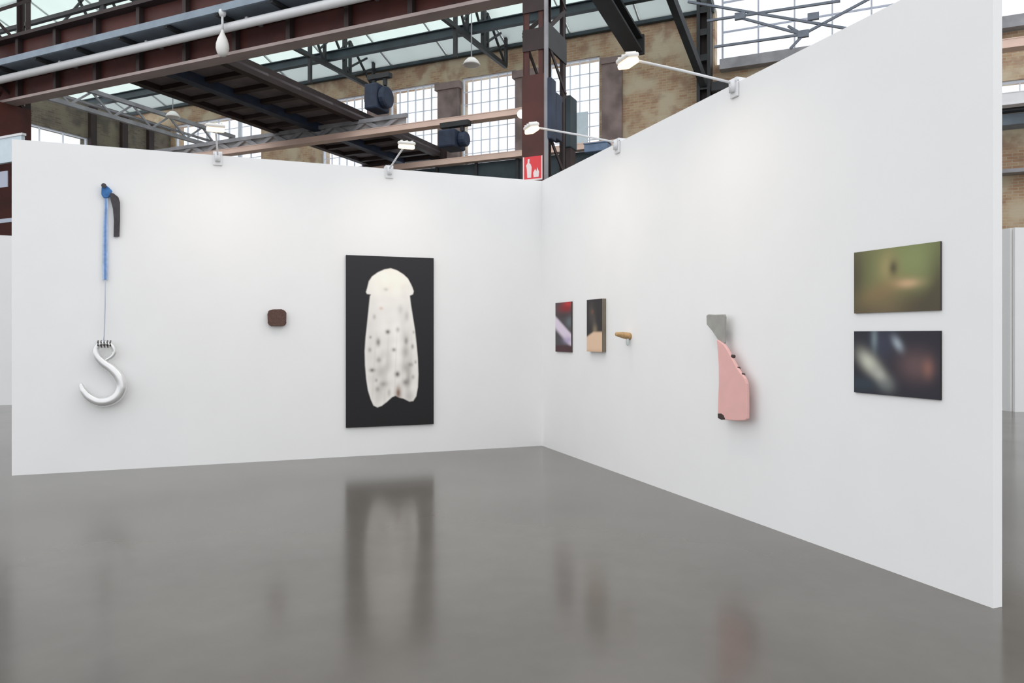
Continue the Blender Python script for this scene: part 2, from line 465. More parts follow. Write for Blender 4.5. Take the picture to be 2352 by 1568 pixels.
# transverse lattice trusses
def truss(u, zb, label, depth=2.2, v0=15.0, v1=23.7, n=6, mt='black_steel', thick=.12):
    root = thing('roof_truss', H(u, v1, zb), label, 'truss', 'lattice roof trusses')
    top = lambda v: max(zb + .5, min(zb + depth, RZ(v) - .25))
    MB().bar(H(u, v0, zb), H(u, v1, zb), thick, thick * 1.2).build('bottom_chord', mt, root)
    MB().bar(H(u, v0, top(v0)), H(u, v1 - 2.5, top(v1 - 2.5)), thick, thick).build('top_chord', mt, root)
    st = (v1 - v0) / n
    for i in range(n):
        a, b = v0 + i * st, v0 + (i + 1) * st
        MB().bar(H(u, b, zb), H(u, b, top(b)), thick * .8, thick * .8).build('post', mt, root)
        MB().bar(H(u, a, zb), H(u, b, top(b)), thick * .55, thick * .55).build('diagonal', mt, root)
        MB().bar(H(u, a, top(a)), H(u, b, zb), thick * .55, thick * .55).build('diagonal', mt, root)
    # web members above and below the chord, set out once on the truss beside the column
    for (x0, y0, x1, y1, w_) in WEB:
        a_, b_ = [uv_of(at_u(x, y, -11.07)) for x, y in ((x0, y0), (x1, y1))]
        MB().bar(H(u, a_[1], a_[2]), H(u, b_[1], b_[2]), w_, w_).build('web_member', mt, root)
    return root
WEB = [(1046, 131, 1046, -10, .11), (1110, 112, 1110, -20, .13), (1162, 152, 1162, 52, .1), (1063, 47, 1108, -5, .06), (1118, -4, 1156, 52, .07),
       (1058, 75, 1110, 112, .07), (1110, 102, 1150, 76, .07), (1000, 22, 1046, 62, .09)]
truss(-11.07, 11.0, 'lattice roof truss just beside the top of the riveted column')
truss(-16.7, 11.0, 'lattice roof truss above the dark crane bridge')
truss(-22.3, 11.0, 'lattice roof truss nearest the hall end wall, mostly behind the girder')

# heavy dark beam and brace by the glass wall
a, b = at_v(1370, -40, 19.5), at_v(1458, 105, 22.6)
hb = thing('roof_beam', b, 'thick black sloping roof beam above the glowing arm lamp', 'beam')
MB().ibeam(a, b, .52, .5, .08).build('beam', 'black_steel', hb)
MB().box(b, (b - a).normalized() * .04, U * .3, UP * .3).build('end_plate', 'black_steel', hb)
a, b = at_v(1532, -30, 21.5), at_v(1618, 195, 23.6)
tag(MB().bar(a, b, .22, .22).build('diagonal_brace', 'black_steel'), 'thin black diagonal brace meeting the dark wall column', 'brace')
u0 = u_at(1606); u1 = u_at(1637)
wc = thing('wall_column', H((u0 + u1) / 2, 23.7, 0), 'dark steel column between tan brick and the large glass wall', 'column')
MB().hbox(u0, u0 + .1, 23.55, 24, 0, 12.6).build('flange', 'black_steel', wc)
MB().hbox(u1 - .1, u1, 23.55, 24, 0, 12.6).build('flange', 'black_steel', wc)
MB().hbox(u0 + .1, u1 - .1, 23.8, 23.85, 0, 12.6).build('web', 'dark_brown_steel', wc)
for z in (7.6, 8.4, 9.3, 10.2, 11.0, 11.7):
    MB().hbox(u0 + .1, u1 - .1, 23.57, 23.62, z - .1, z + .1).build('batten', 'black_steel', wc)

bb0, bb1 = uv_of(at_v(1634, 213, 23.4)), uv_of(at_v(1672, 184, 23.4))
MB().hbox(bb0[0], bb1[0], 23.3, 23.9, bb0[2], bb1[2]).build('junction_box', 'black_steel', wc, bevel=.04)
# thin bracing rods before the glass wall
br = thing('bracing', at_v(1845, 78, 21), 'thin grey bracing rods crossing in front of the large glass wall', 'bracing')
for (x0, y0, x1, y1) in ((1580, 4, 1960, 68), (1624, 48, 1930, 2), (1835, 84, 2010, -10), (1640, 108, 1850, 78), (1810, 60, 1845, 80), (1845, 80, 1815, 112), (1690, 38, 1840, 78)):
    MB().bar(at_v(x0, y0, 21), at_v(x1, y1, 21), .06, .06).build('rod', 'rod_steel', br)
for (x, y) in ((1845, 78), (1868, 38), (1700, 37)):
    MB().box(at_v(x, y, 21), U * .14, V * .05, UP * .09).build('gusset', 'rod_steel', br)

# ---------------------------------------------------------------- crane runway girder on the column line
GV = 11.1
GB = 7.02
gu0, gu1 = -27.6, 6.0
g = thing('crane_girder', H(-12, GV, GB), 'deep rust brown riveted crane girder crossing above the white booth', 'girder')
MB().hbox(gu0, gu1, GV - .03, GV + .03, GB + .06, GB + 1.42).build('web', 'brown_steel', g)
MB().hbox(gu0, gu1, GV - .16, GV + .16, GB, GB + .06).build('bottom_flange', 'mauve_steel', g)
MB().hbox(gu0, gu1, GV - .25, GV + .25, GB + 1.42, GB + 1.5).build('top_flange', 'dark_brown_steel', g)
MB().hbox(gu0, gu1, GV - .62, GV - .05, GB + .66, GB + .70).build('walkway_ledge', 'blue_grey_steel', g)
MB().hbox(gu0, gu1, GV - .64, GV - .60, GB + .62, GB + .76).build('ledge_edge', 'blue_grey_steel', g)
MB().hbox(gu0, gu1, GV - .15, GV - .05, GB + .50, GB + .58).build('rivet_angle', 'dark_brown_steel', g)
u = gu0 + .4
while u < gu1:
    for z0, z1 in ((GB + .06, GB + .64), (GB + .72, GB + 1.42)):
        MB().hbox(u - .05, u + .05, GV - .16, GV - .03, z0, z1).build('stiffener', 'dark_brown_steel', g)
    MB().hbox(u - .04, u + .04, GV - .60, GV - .03, GB + .58, GB + .65).build('ledge_bracket', 'black_steel', g)
    u += 1.35
pp = thing('conduit', H(-12, GV - .42, GB + .40), 'long white conduit pipe running under the brown girder ledge', 'pipe')
MB().tube([H(gu0, GV - .42, GB + .40), H(gu1, GV - .42, GB + .40)], .085, 14).build('pipe', 'white_enamel', pp, smooth=True)
u = gu0 + 1.0
while u < gu1:
    MB().hbox(u - .03, u + .03, GV - .45, GV - .03, GB + .47, GB + .51).build('clip', 'grey_steel', pp)
    u += 2.7
# grey lattice and rail above the girder (far side)
ra = thing('grey_rail', H(-14, 12.6, 9.3), 'pale grey handrail running behind the top of the brown girder', 'rail')
MB().hbox(gu0, gu1, 12.55, 12.65, 9.22, 9.36).build('rail', 'blue_grey_steel', ra)
MB().hbox(gu0, gu1, 12.55, 12.65, 9.75, 9.85).build('rail', 'black_steel', ra)
for k in range(9):
    uu = gu0 + 1 + k * 3.2
    MB().hbox(uu - .06, uu + .06, 12.56, 12.64, 8.6, 10.6).build('baluster', 'black_steel', ra)

# columns carrying it
def column(px, label, plate_top, sign=False, solid=False):
    uc, vc, _ = uv_of(at_v(px, 400, GV))
    wd, dp = .36, .95
    c = thing('crane_column', H(uc, vc, 0), label, 'column', 'riveted crane columns')
    ua, ub = uc - wd / 2, uc + wd / 2; va, vb = vc - dp / 2, vc + dp / 2
    topz = 12.5
    for (x, y) in ((ua, va), (ub, va), (ua, vb), (ub, vb)):
        sx = 1 if x == ua else -1; sy = 1 if y == va else -1
        m = MB(); m.hbox(min(x, x + .1 * sx), max(x, x + .1 * sx), min(y, y + .025 * sy), max(y, y + .025 * sy), 0, topz)
        m.hbox(min(x, x + .025 * sx), max(x, x + .025 * sx), min(y, y + .12 * sy), max(y, y + .12 * sy), 0, topz)
        m.build('corner_angle', 'dark_brown_steel' if y == vb else 'brown_steel', c)
    MB().hbox(ua - .01, ub + .01, va - .025, va - .002, 0, plate_top).build('cover_plate', 'brown_steel', c)
    for z in (plate_top + .55, plate_top + 1.15, plate_top + 2.1, plate_top + 3.2, plate_top + 4.3):
        if z < topz: MB().hbox(ua, ub, va - .02, va + .004, z - .17, z + .17).build('batten_plate', 'dark_brown_steel', c)
    z = 3.4; k = 0
    while z < topz - .8:
        for x in (ua, ub):
            y0, y1 = (va, vb) if k % 2 == 0 else (vb, va)
            MB().bar(H(x, y0, z), H(x, y1, z + .7), .07, .02, U).build('lacing_bar', 'dark_brown_steel', c)
        z += .7; k += 1
    MB().hbox(ua, ub, va + .1, vb - .1, 0, .8).build('base_box', 'dark_brown_steel', c)
    if solid:
        MB().hbox(ub - .02, ub + .015, va, vb, .5, GB - .02).build('side_plate', 'brown_steel', c)
    if sign:
        for z in (3.7, 6.2, 7.6):
            MB().hbox(ub - .02, ub + .015, va, vb, z - .2, z + .2).build('side_plate', 'black_steel', c)
    return c, uc, vc, wd, dp
c1, uc, vc, wd, dp = column(1252, 'tall riveted brown lattice column rising behind the booth corner', 5.55, True)
column(14, 'brown lattice column under the girder at the far end of the booth wall', 6.98, solid=True)
# conduit pipe down the column's edge
tag(MB().tube([H(uc + wd / 2 + .05, vc - dp / 2 - .05, .05), H(uc + wd / 2 + .05, vc - dp / 2 - .05, 10.5)], .035, 10).build('downpipe', 'grey_steel', smooth=True), 'thin grey conduit running up the edge of the riveted column', 'pipe')
# red sign
sp0, sp1 = at_v(1208, 361, vc - dp / 2 - .03), at_v(1248, 412, vc - dp / 2 - .03)
sc_u = uc; sz1, sz0 = sp0.z, sp1.z
sg = thing('safety_sign', H(sc_u, vc - dp / 2 - .03, sz0), 'small red sign with pale symbol on the riveted column', 'sign')
hw = .165; vf = vc - dp / 2 - .03
MB().hbox(sc_u - hw, sc_u + hw, vf - .008, vf, sz0, sz1).build('plate', 'sign_red', sg, bevel=.003)
def symb(name, pts):
    o = [H(sc_u + x * hw, vf - .012, sz0 + (sz1 - sz0) * y) for x, y in pts]
    MB().prism(o, V * .004).build(name, 'sign_white', sg)
symb('border', [(-1, 0), (-.88, 0), (-.88, 1), (-1, 1)])
symb('border', [(.88, 0), (1, 0), (1, 1), (.88, 1)])
symb('border', [(-.88, .0), (.88, .0), (.88, .06), (-.88, .06)])
symb('symbol', [(-.55, .12), (-.15, .12), (-.1, .55), (-.2, .68), (-.35, .74), (-.3, .9), (-.5, .9), (-.52, .74), (-.66, .64), (-.6, .5)])
symb('symbol', [(.1, .12), (.6, .12), (.66, .34), (.45, .52), (.4, .36), (.25, .46), (.06, .32)])

# ---------------------------------------------------------------- far runway girders, lattice, mezzanine
def runway(v, z0, z1, mt, name, label, lat=None, lab2=None, u0=UE + .1, u1=15):
    root = thing(name, H(-8, v, z0), label, 'girder')
    MB().hbox(u0, u1, v - .16, v + .16, z0, z0 + .03).build('bottom_flange', mt, root)
    MB().hbox(u0, u1, v - .14, v + .14, z0 + .03, z1 - .02).build('web', mt, root)
    MB().hbox(u0, u1, v - .15, v + .15, z1 - .02, z1).build('top_flange', mt, root)
    if lat:
        MB().bar(H(u0, v + .1, z1 + lat), H(-11.9, v + .1, z1 + lat), .1, .12).build('lattice_chord', 'grey_steel', root)
        uu = u0; k = 0
        while uu < -12.5:
            a_, b_ = (z1, z1 + lat) if k % 2 else (z1 + lat, z1)
            MB().bar(H(uu, v + .1, a_), H(uu + .6, v + .1, b_), .05, .12).build('lacing_bar', 'grey_steel', root)
            uu += .6; k += 1
        MB().hbox(u0, -12, v + .18, v + .22, z1, z1 + lat).build('guard_plate', 'guard_grey', root)
    return root
runway(18.5, 7.50, 7.68, 'warm_lit_beige_paint', 'runway_girder', 'upper beige runway girder with grey lattice guard crossing the hall windows', .32, u1=uv_of(at_v(1215, 258, 18.5))[0])
runway(18.5, 7.50, 7.70, 'warm_lit_beige_paint', 'runway_girder', 'short beige girder seen in the gap past the tall near wall end', u0=uv_of(at_v(2240, 100, 18.5))[0], u1=12)
runway(22.5, 7.42, 7.62, 'warm_lit_beige_paint', 'runway_girder', 'lower beige runway girder just above the booth corner', u1=-5.5)
runway(22.5, 7.36, 7.68, 'white_enamel', 'runway_girder', 'white girder in the gap past the tall near wall end', u0=.6, u1=13)
mz = thing('mezzanine', H(-4, 22.7, 6.4), 'dark teal mezzanine front under the lower beige girder', 'mezzanine')
MB().hbox(-15, .1, 22.6, 22.75, 6.2, 7.40).build('fascia', 'teal_dark', mz)
for k in range(10):
    MB().hbox(-14.8 + k * 1.55, -14.7 + k * 1.55, 22.52, 22.6, 6.2, 7.40).build('stud', 'black_steel', mz)
rb = thing('service_duct', H(8, 22.9, 7.0), 'grey blue service duct on the brick beyond the wall end', 'duct')
MB().hbox(.8, 12, 23.2, 23.8, 7.05, 7.35).build('duct', 'blue_grey_steel', rb, bevel=.03)
for k in range(6):
    MB().hbox(1.6 + k * 1.8, 1.7 + k * 1.8, 23.18, 23.82, 7.03, 7.355).build('joint_band', 'grey_steel', rb)
tag(MB().ibeam(H(.8, 23.1, 7.46), H(13, 23.1, 7.46), .3, .2).build('black_band', 'black_steel'), 'black band above the grey blue service duct', 'beam')  # plain black I-section band along the far wall
tag(MB().hbox(.8, 13, 23.5, 23.95, 5.85, 5.95).build('brick_ledge', 'grey_steel'), 'thin grey ledge across the brown brick beyond the wall end', 'ledge')

# crane bridges
def bridge(u0, u1, v0, v1, zb, ht, label, nrib):
    root = thing('crane_bridge', H((u0 + u1) / 2, (v0 + v1) / 2, zb), label, 'crane')
    MB().hbox(u0, u1, v0, v1, zb + .14, zb + .2).build('deck', 'deck_brown', root)
    for a in (u0, u1 - .22):
        MB().hbox(a, a + .22, v0, v1, zb, zb + ht).build('side_girder', 'dark_brown_steel', root)
    um = (u0 + u1) / 2
    MB().hbox(um - .14, um + .14, v0, v1, zb - .1, zb + .14).build('centre_beam', 'navy_steel', root)
    for k in range(nrib):
        v = v0 + (k + .5) * (v1 - v0) / nrib
        for a, b in ((u0 + .22, um - .14), (um + .14, u1 - .22)):
            MB().hbox(a, b, v - .09, v + .09, zb + .02, zb + .14).build('cross_rib', 'dark_brown_steel', root)
    MB().hbox(u0 - .1, u1 + .1, v1 - .02, v1 + .3, zb - .05, zb + .4).build('end_carriage', 'dark_brown_steel', root)
    for a in (u0 + .3, u1 - .3):
        MB().lathe(H(a, v1 + .14, zb - .12), [(0, -.08), (.17, -.08), (.19, -.05), (.19, .05), (.17, .08), (0, .08)], 16, V).build('wheel', 'black_steel', root)
    return root
bridge(-16.95, -13.6, 11.7, 23.5, 8.02, .34, 'dark brown overhead crane bridge seen from below under the pale roof', 12)
# light grey lattice walkway girder at the left
wk = thing('walkway_truss', H(-22.4, 22, 8.7), 'pale grey lattice walkway truss in front of the brick end wall', 'truss')
for z in (8.72, 9.36):
    MB().hbox(-22.47, -22.33, 13, 22.3, z, z + .13).build('chord', 'grey_steel', wk)
for k in range(12):
    v = 13.2 + k * .75
    MB().bar(H(-22.4, v, 8.8 if k % 2 else 9.4), H(-22.4, v + .75, 9.4 if k % 2 else 8.8), .05, .06).build('lacing_bar', 'grey_steel', wk)
MB().hbox(-22.62, -22.5, 13, 22.3, 9.0, 9.06).build('pipe', 'grey_steel', wk)

# hoists
def hoist(px, py, v, wd, ht, label, hang):
    p = at_v(px, py, v); u_, v_, z_ = uv_of(p)
    root = thing('hoist', H(u_, v_, z_ - ht / 2), label, 'hoist', 'crane hoists')
    MB().hbox(u_ - wd * .5, u_ + wd * .2, v_ - .35, v_ + .35, z_ - ht / 2, z_ + ht / 2).build('motor_housing', 'navy_steel', root, bevel=.05)
    MB().lathe(H(u_ + wd * .2, v_, z_), [(.0, 0), (ht * .38, 0), (ht * .42, .04), (ht * .42, wd * .25), (ht * .36, wd * .3), (0, wd * .3)], 16, U).build('rope_drum', 'navy_steel', root)
    for s in (-.3, .3):
        MB().hbox(u_ + s * wd - .05, u_ + s * wd + .05, v_ - .05, v_ + .05, z_ + ht / 2 - .02, z_ + ht / 2 + hang).build('hanger', 'black_steel', root)
    MB().hbox(u_ - wd * .6, u_ + wd * .6, v_ - .1, v_ + .1, z_ + ht / 2 + hang, z_ + ht / 2 + hang + .14).build('trolley_beam', 'black_steel', root)
    return root
hoist(872, 226, 18.9, .66, .78, 'dark navy hoist box before the window beside the crane bridge', .2)
hoist(1046, 322, 18.24, .75, .5, 'dark navy hoist hanging low in front of the brightest window pair', .12)
# dark cabinet stacks behind the column
cb = thing('control_cabinet', at_v(1275, 310, 14.2), 'dark navy control cabinets stacked behind the riveted column', 'cabinet')
us = uc + wd / 2 + .14
for (x0, x1, y0, y1) in ((1266, 1278, 186, 318), (1278, 1292, 222, 318)):
    a_, b_ = uv_of(at_u(x0, y1, us)), uv_of(at_u(x1, y0, us))
    MB().hbox(us - .12, us, a_[1], b_[1], a_[2], b_[2]).build('cabinet_box', 'navy_steel', cb, bevel=.02)
a_, b_ = uv_of(at_v(1292, 345, 14.2)), uv_of(at_v(1318, 224, 14.2))
MB().hbox(a_[0], b_[0], 14.0, 14.4, a_[2], b_[2]).build('cabinet_box', 'teal_dark', cb, bevel=.02)
MB().hbox(a_[0] + .02, b_[0] - .02, 14.05, 14.35, 0, a_[2]).build('cabinet_post', 'dark_brown_steel', cb)
# pale board and box low in the window by the tan brick
a_, b_ = uv_of(at_v(1320, 338, 22.9)), uv_of(at_v(1350, 256, 22.9))
pb = thing('pale_board', H((a_[0] + b_[0]) / 2, 22.9, a_[2]), 'pale blue board standing low in the window beside the tan brick', 'board')
MB().hbox(a_[0], b_[0], 22.88, 22.92, a_[2], b_[2]).build('board', 'pale_sign', pb)
MB().hbox(a_[0], b_[0], 22.86, 22.95, a_[2] - .06, a_[2]).build('foot_rail', 'blue_grey_steel', pb)
for k in (a_[0] + .08, b_[0] - .08):
    MB().hbox(k - .04, k + .04, 22.88, 22.94, 7.62, a_[2] - .05).build('leg', 'blue_grey_steel', pb)
a_, b_ = uv_of(at_v(1340, 349, 21.9)), uv_of(at_v(1394, 322, 21.9))
bx_ = thing('blue_box', H((a_[0] + b_[0]) / 2, 22.15, a_[2]), 'long blue grey box on the lower girder beneath the pale board', 'box')
MB().hbox(a_[0], b_[0], 21.95, 22.32, a_[2], b_[2] - .04).build('body', 'blue_box', bx_, bevel=.02)
MB().hbox(a_[0] - .02, b_[0] + .02, 21.93, 22.33, b_[2] - .04, b_[2]).build('lid', 'blue_box', bx_, bevel=.01)

# ---------------------------------------------------------------- lamps of the hall
def pendant(px, py, v, r, label, z_top, glow=None):
    p = at_v(px, py, v)
    root = thing('high_bay_lamp', p, label, 'lamp', 'high bay lamps')
    MB().lathe(p, [(r * .2, r * .75), (r * .45, r * .7), (r * .8, r * .35), (r, 0), (r * .97, -.02), (r * .7, -.03), (0, -.03)], 24).build('reflector', 'lamp_white', root, smooth=True)
    MB().tube([p + UP * (r * .7), Vector((p.x, p.y, z_top))], .015, 8).build('rod', 'grey_steel', root)
    return root
pendant(1083, 148, 16.5, .22, 'pale dome lamp hanging above the two brightest windows', 12.8)
pendant(397, 268, 18.5, .24, 'pale dome lamp hanging before the walkway truss', 12.4)
p = at_v(511, 104, GV - .58)
bl = thing('globe_lamp', p - UP * .2, 'white teardrop lamp hanging on a stem below the girder ledge', 'lamp')
MB().lathe(p, [(.02, .30), (.035, .24), (.05, .2), (.09, .12), (.118, .02), (.122, -.06), (.10, -.15), (.06, -.2), (0, -.215)], 24).build('globe', 'lamp_white', bl, smooth=True)
MB().tube([p + UP * .28, Vector((p.x, p.y, GB + .62))], .022, 10).build('stem', 'white_enamel', bl, smooth=True)
q = Vector((p.x, p.y, GB + .60)); MB().lathe(q, [(.0, -.06), (.05, -.05), (.07, 0), (.07, .06), (0, .06)], 16).build('canopy', 'white_enamel', bl, smooth=True)
p = at_v(1198, 262, 12.2)
sl = thing('round_spotlight', p - UP * .09, 'small round warm spotlight beside the riveted column', 'lamp')
MB().lathe(p, [(0, -.03), (.07, -.02), (.09, .03), (.09, .09), (.05, .15), (0, .15)], 20, (V * .8 + UP * .3)).build('housing', 'lamp_white', sl, smooth=True)
MB().lathe(p - (V * .8 + UP * .3).normalized() * .035, [(0, 0), (.075, 0), (.075, .006), (0, .006)], 20, (V * .8 + UP * .3)).build('lens', 'far_lamp_glow', sl)
pc = H(uc - wd / 2, p.dot(V) - Vector((CAM.x, CAM.y, 0)).dot(V), p.z)
MB().bar(p + U * .05, H(uc - wd / 2, vc + dp / 2 - .05, p.z), .03, .03).build('bracket', 'grey_steel', sl)

# arm floodlights on the booth walls
def arm_lamp(base, out, label, power):
    out = Vector(out); side = out.cross(UP)
    b = Vector((base.x, base.y, WH))
    root = thing('arm_lamp', b, label, 'lamp', 'arm floodlights on the booth walls')
    L = 1.02
    m = MB(); m.box(b - out * .035 + UP * .02, out * .06, side * .05, UP * .02); m.box(b + out * .012 - UP * .05, out * .01, side * .05, UP * .07)
    m.build('clamp', 'white_enamel', root, bevel=.006)
    MB().lathe(b - UP * .03 + out * .03, [(0, -.05), (.028, -.05), (.03, 0), (.03, .05), (0, .06)], 14).build('knuckle', 'white_enamel', root, smooth=True)
    tip = b + out * L + UP * .07
    MB().tube([b + out * .03 + UP * .0, b + out * .5 + UP * .04, tip - out * .04], .011, 10).build('arm', 'white_enamel', root, smooth=True)
    # head, tilted back towards the wall
    f = (-out * .2 - UP * .98).normalized()   # lens direction
    t = f.cross(side).normalized()
    hd = MB(); hd.box(tip - f * .005, side * .095, t * .058, f * .02)
    head = hd.build('lamp_head', 'lamp_white', root, bevel=.018, seg=3, smooth=False)
    MB().box(tip + f * .036, side * .088, t * .052, f * .022).build('lens', 'lamp_glow', head, bevel=.015, seg=3)
    for s in (-.06, 0, .06):
        MB().box(tip - f * .028 + side * s, side * .006, t * .045, f * .008).build('cooling_fin', 'lamp_white', head)
    ld = bpy.data.lights.new('flood_light', 'AREA'); ld.shape = 'RECTANGLE'; ld.size = .16; ld.size_y = .09
    ld.energy = power; ld.color = (1.0, 0.86, 0.70); ld.spread = math.radians(150)
    lo = bpy.data.objects.new('flood_light', ld); COL.objects.link(lo); lo.parent = root
    lo.location = tip + f * .062 - b
    lo.rotation_euler = f.to_track_quat('-Z', 'Y').to_euler()
    return root
PW = 3.5
arm_lamp(Vector((0, -2.14, 0)), (-1, 0, 0), 'lit arm floodlight on the booth wall top in front of the brown column', PW)
arm_lamp(Vector((0, -4.16, 0)), (-1, 0, 0), 'largest lit arm floodlight, glowing before the tan brick', PW)
arm_lamp(Vector((-2.09, 0, 0)), (0, -1, 0), 'white arm floodlight on the wall top above the moth photograph', PW)
arm_lamp(Vector((-4.10, 0, 0)), (0, -1, 0), 'white arm floodlight on the wall top nearest the hanging hook', PW)

# ---------------------------------------------------------------- other partitions seen past the wall ends
p = on_plane(14, 930, UP, 0)
tag(MB().wbox(-22, p.x + 1.2, p.y, p.y + .08, 0, 3.65).build('partition', 'partition_paint'), 'distant white partition seen past the hook end of the booth', 'partition')
p = on_plane(2329, 945, UP, 0)
rp = thing('partition', Vector((p.x, p.y, 0)), 'distant white partition seen past the tall near end of the booth', 'partition')
dirf = (RGT * .96 - FWD * .28).normalized(); dirs = (FWD * .93 - RGT * .37).normalized()
dirs = (-U * .2 + V).normalized()
def panel(m, a, b, h, t):
    d = b - a; n = d.cross(UP).normalized()
    return m.box((a + b) / 2 + UP * h / 2, d / 2, n * t / 2, UP * h / 2)
pp_ = Vector((p.x, p.y, 0))
panel(MB(), pp_, pp_ + RGT * 7.0 + FWD * .2, 3.62, .06).build('front_panel', 'partition_paint', rp)
panel(MB(), pp_ + Vector((.0, .05, 0)), pp_ - RGT * .55 + FWD * 2.6, 3.62, .06).build('side_panel', 'partition_paint', rp)
# boards on the left column
z1, z0 = 5.78, 5.24
p = at_v(-10, 345, GV - .56); u_, v_, _ = uv_of(p)
ws = thing('column_sign', H(u_ - 1, GV - .56, at_v(10, 376, GV - .56).z), 'pale blue white sign board across the brown column past the wall end', 'sign')
zt, zb = at_v(14, 318, GV - .56).z, at_v(14, 374, GV - .56).z
ue = uv_of(at_v(52, 345, GV - .56))[0]
MB().hbox(ue - 2.6, ue, GV - .59, GV - .51, zb, zt).build('board', 'pale_sign', ws)
MB().hbox(ue - 2.65, ue + .05, GV - .61, GV - .51, zt, zt + .05).build('rail', 'white_enamel', ws)
for (y0, y1, x1, lab) in ((392, 432, 17, 'pale grey notice on the brown column past the wall end'), (499, 513, 40, 'thin pale strip label low on the brown column past the wall end')):
    a_, b_ = uv_of(at_v(-8, y1, GV - .52)), uv_of(at_v(x1, y0, GV - .52))
    tag(MB().hbox(a_[0], b_[0], GV - .525, GV - .505, a_[2], b_[2]).build('notice', 'cable_grey'), lab, 'notice')

# ---------------------------------------------------------------- prints
def sm(x, a, b):
    t = np.clip((x - a) / (b - a), 0, 1); return t * t * (3 - 2 * t)
def C(r, g, b):
    return np.array([s2l(r), s2l(g), s2l(b)])
def mixc(img, col, m):
    return img * (1 - m[..., None]) + np.array(col) * m[..., None]
def gauss(x, y, cx, cy, rx, ry, rot=0):
    c, s = math.cos(rot), math.sin(rot); dx, dy = x - cx, y - cy
    return np.exp(-(((dx * c + dy * s) / rx) ** 2 + ((-dx * s + dy * c) / ry) ** 2))
def polymask(X, Y, poly, soft):
    P = np.array(poly, float); inside = np.zeros(X.shape, bool); dist = np.full(X.shape, 1e9)
    n = len(P)
    for i in range(n):
        x1, y1 = P[i]; x2, y2 = P[(i + 1) % n]
        cond = ((y1 > Y) != (y2 > Y))
        with np.errstate(divide='ignore', invalid='ignore'):
            xi = (x2 - x1) * (Y - y1) / (y2 - y1 + 1e-12) + x1
        inside ^= cond & (X < xi)
        L2 = (x2 - x1) ** 2 + (y2 - y1) ** 2
        t = np.clip(((X - x1) * (x2 - x1) + (Y - y1) * (y2 - y1)) / L2, 0, 1)
        dist = np.minimum(dist, np.hypot(X - x1 - t * (x2 - x1), Y - y1 - t * (y2 - y1)))
    return sm(np.where(inside, dist, -dist), -soft, soft)
def noise2(X, Y, sc_, seed):
    r = np.random.RandomState(seed); out = np.zeros(X.shape)
    for k in range(14):
        a = r.uniform(0, 2 * math.pi); f = sc_ * r.uniform(.6, 1.6); out += np.sin((X * math.cos(a) + Y * math.sin(a)) * f + r.uniform(0, 6.3))
    return out / 5.0
def photo(name, label, wall, corners, thick, edge_mat, nx, ny, fn, cat='photograph'):
    """corners in pixels: TL, TR, BR, BL of the front face; wall 'L' or 'R'"""
    on = on_left if wall == 'L' else on_right
    q = [on(x, y, thick) for x, y in corners]
    zt = (q[0].z + q[1].z) / 2; zb = (q[2].z + q[3].z) / 2
    if wall == 'L':
        a0 = (q[0].x + q[3].x) / 2; a1 = (q[1].x + q[2].x) / 2; P = lambda a, d, z: Vector((a, -d, z))
    else:
        a0 = (q[0].y + q[3].y) / 2; a1 = (q[1].y + q[2].y) / 2; P = lambda a, d, z: Vector((-d, a, z))
    root = thing(name, P((a0 + a1) / 2, 0, zb), label, cat)
    m = MB(); aa, ab = min(a0, a1), max(a0, a1)
    m.add([P(aa, 0, zb), P(ab, 0, zb), P(ab, thick, zb), P(aa, thick, zb), P(aa, 0, zt), P(ab, 0, zt), P(ab, thick, zt), P(aa, thick, zt)],
          [(3, 2, 1, 0), (4, 5, 6, 7), (0, 1, 5, 4), (1, 2, 6, 5), (2, 3, 7, 6), (3, 0, 4, 7)])
    m.build('backing_panel', edge_mat, root)
    S, T = np.meshgrid(np.linspace(0, 1, nx + 1), np.linspace(0, 1, ny + 1))
    img = np.clip(fn(S, T), 0, 1)
    vs = []
    o0 = WLOC[root.name]
    for j in range(ny + 1):
        z = zt + (zb - zt) * j / ny
        for i in range(nx + 1):
            vs.append(P(a0 + (a1 - a0) * i / nx, thick + .0015, z) - o0)
    fs = [(j * (nx + 1) + i, (j + 1) * (nx + 1) + i, (j + 1) * (nx + 1) + i + 1, j * (nx + 1) + i + 1) for j in range(ny) for i in range(nx)]
    me = bpy.data.meshes.new('print'); me.from_pydata(vs, [], fs)
    ca = me.color_attributes.new('ink', 'FLOAT_COLOR', 'POINT')
    buf = np.ones((nx + 1) * (ny + 1) * 4, np.float32).reshape(-1, 4); buf[:, :3] = img.reshape(-1, 3)
    ca.data.foreach_set('color', buf.ravel())
    me.materials.append(MATS['photo_print'])
    link('print', me, o0, root)
    return root
GAIN = 1.22     # print albedo against the picture's value under this light
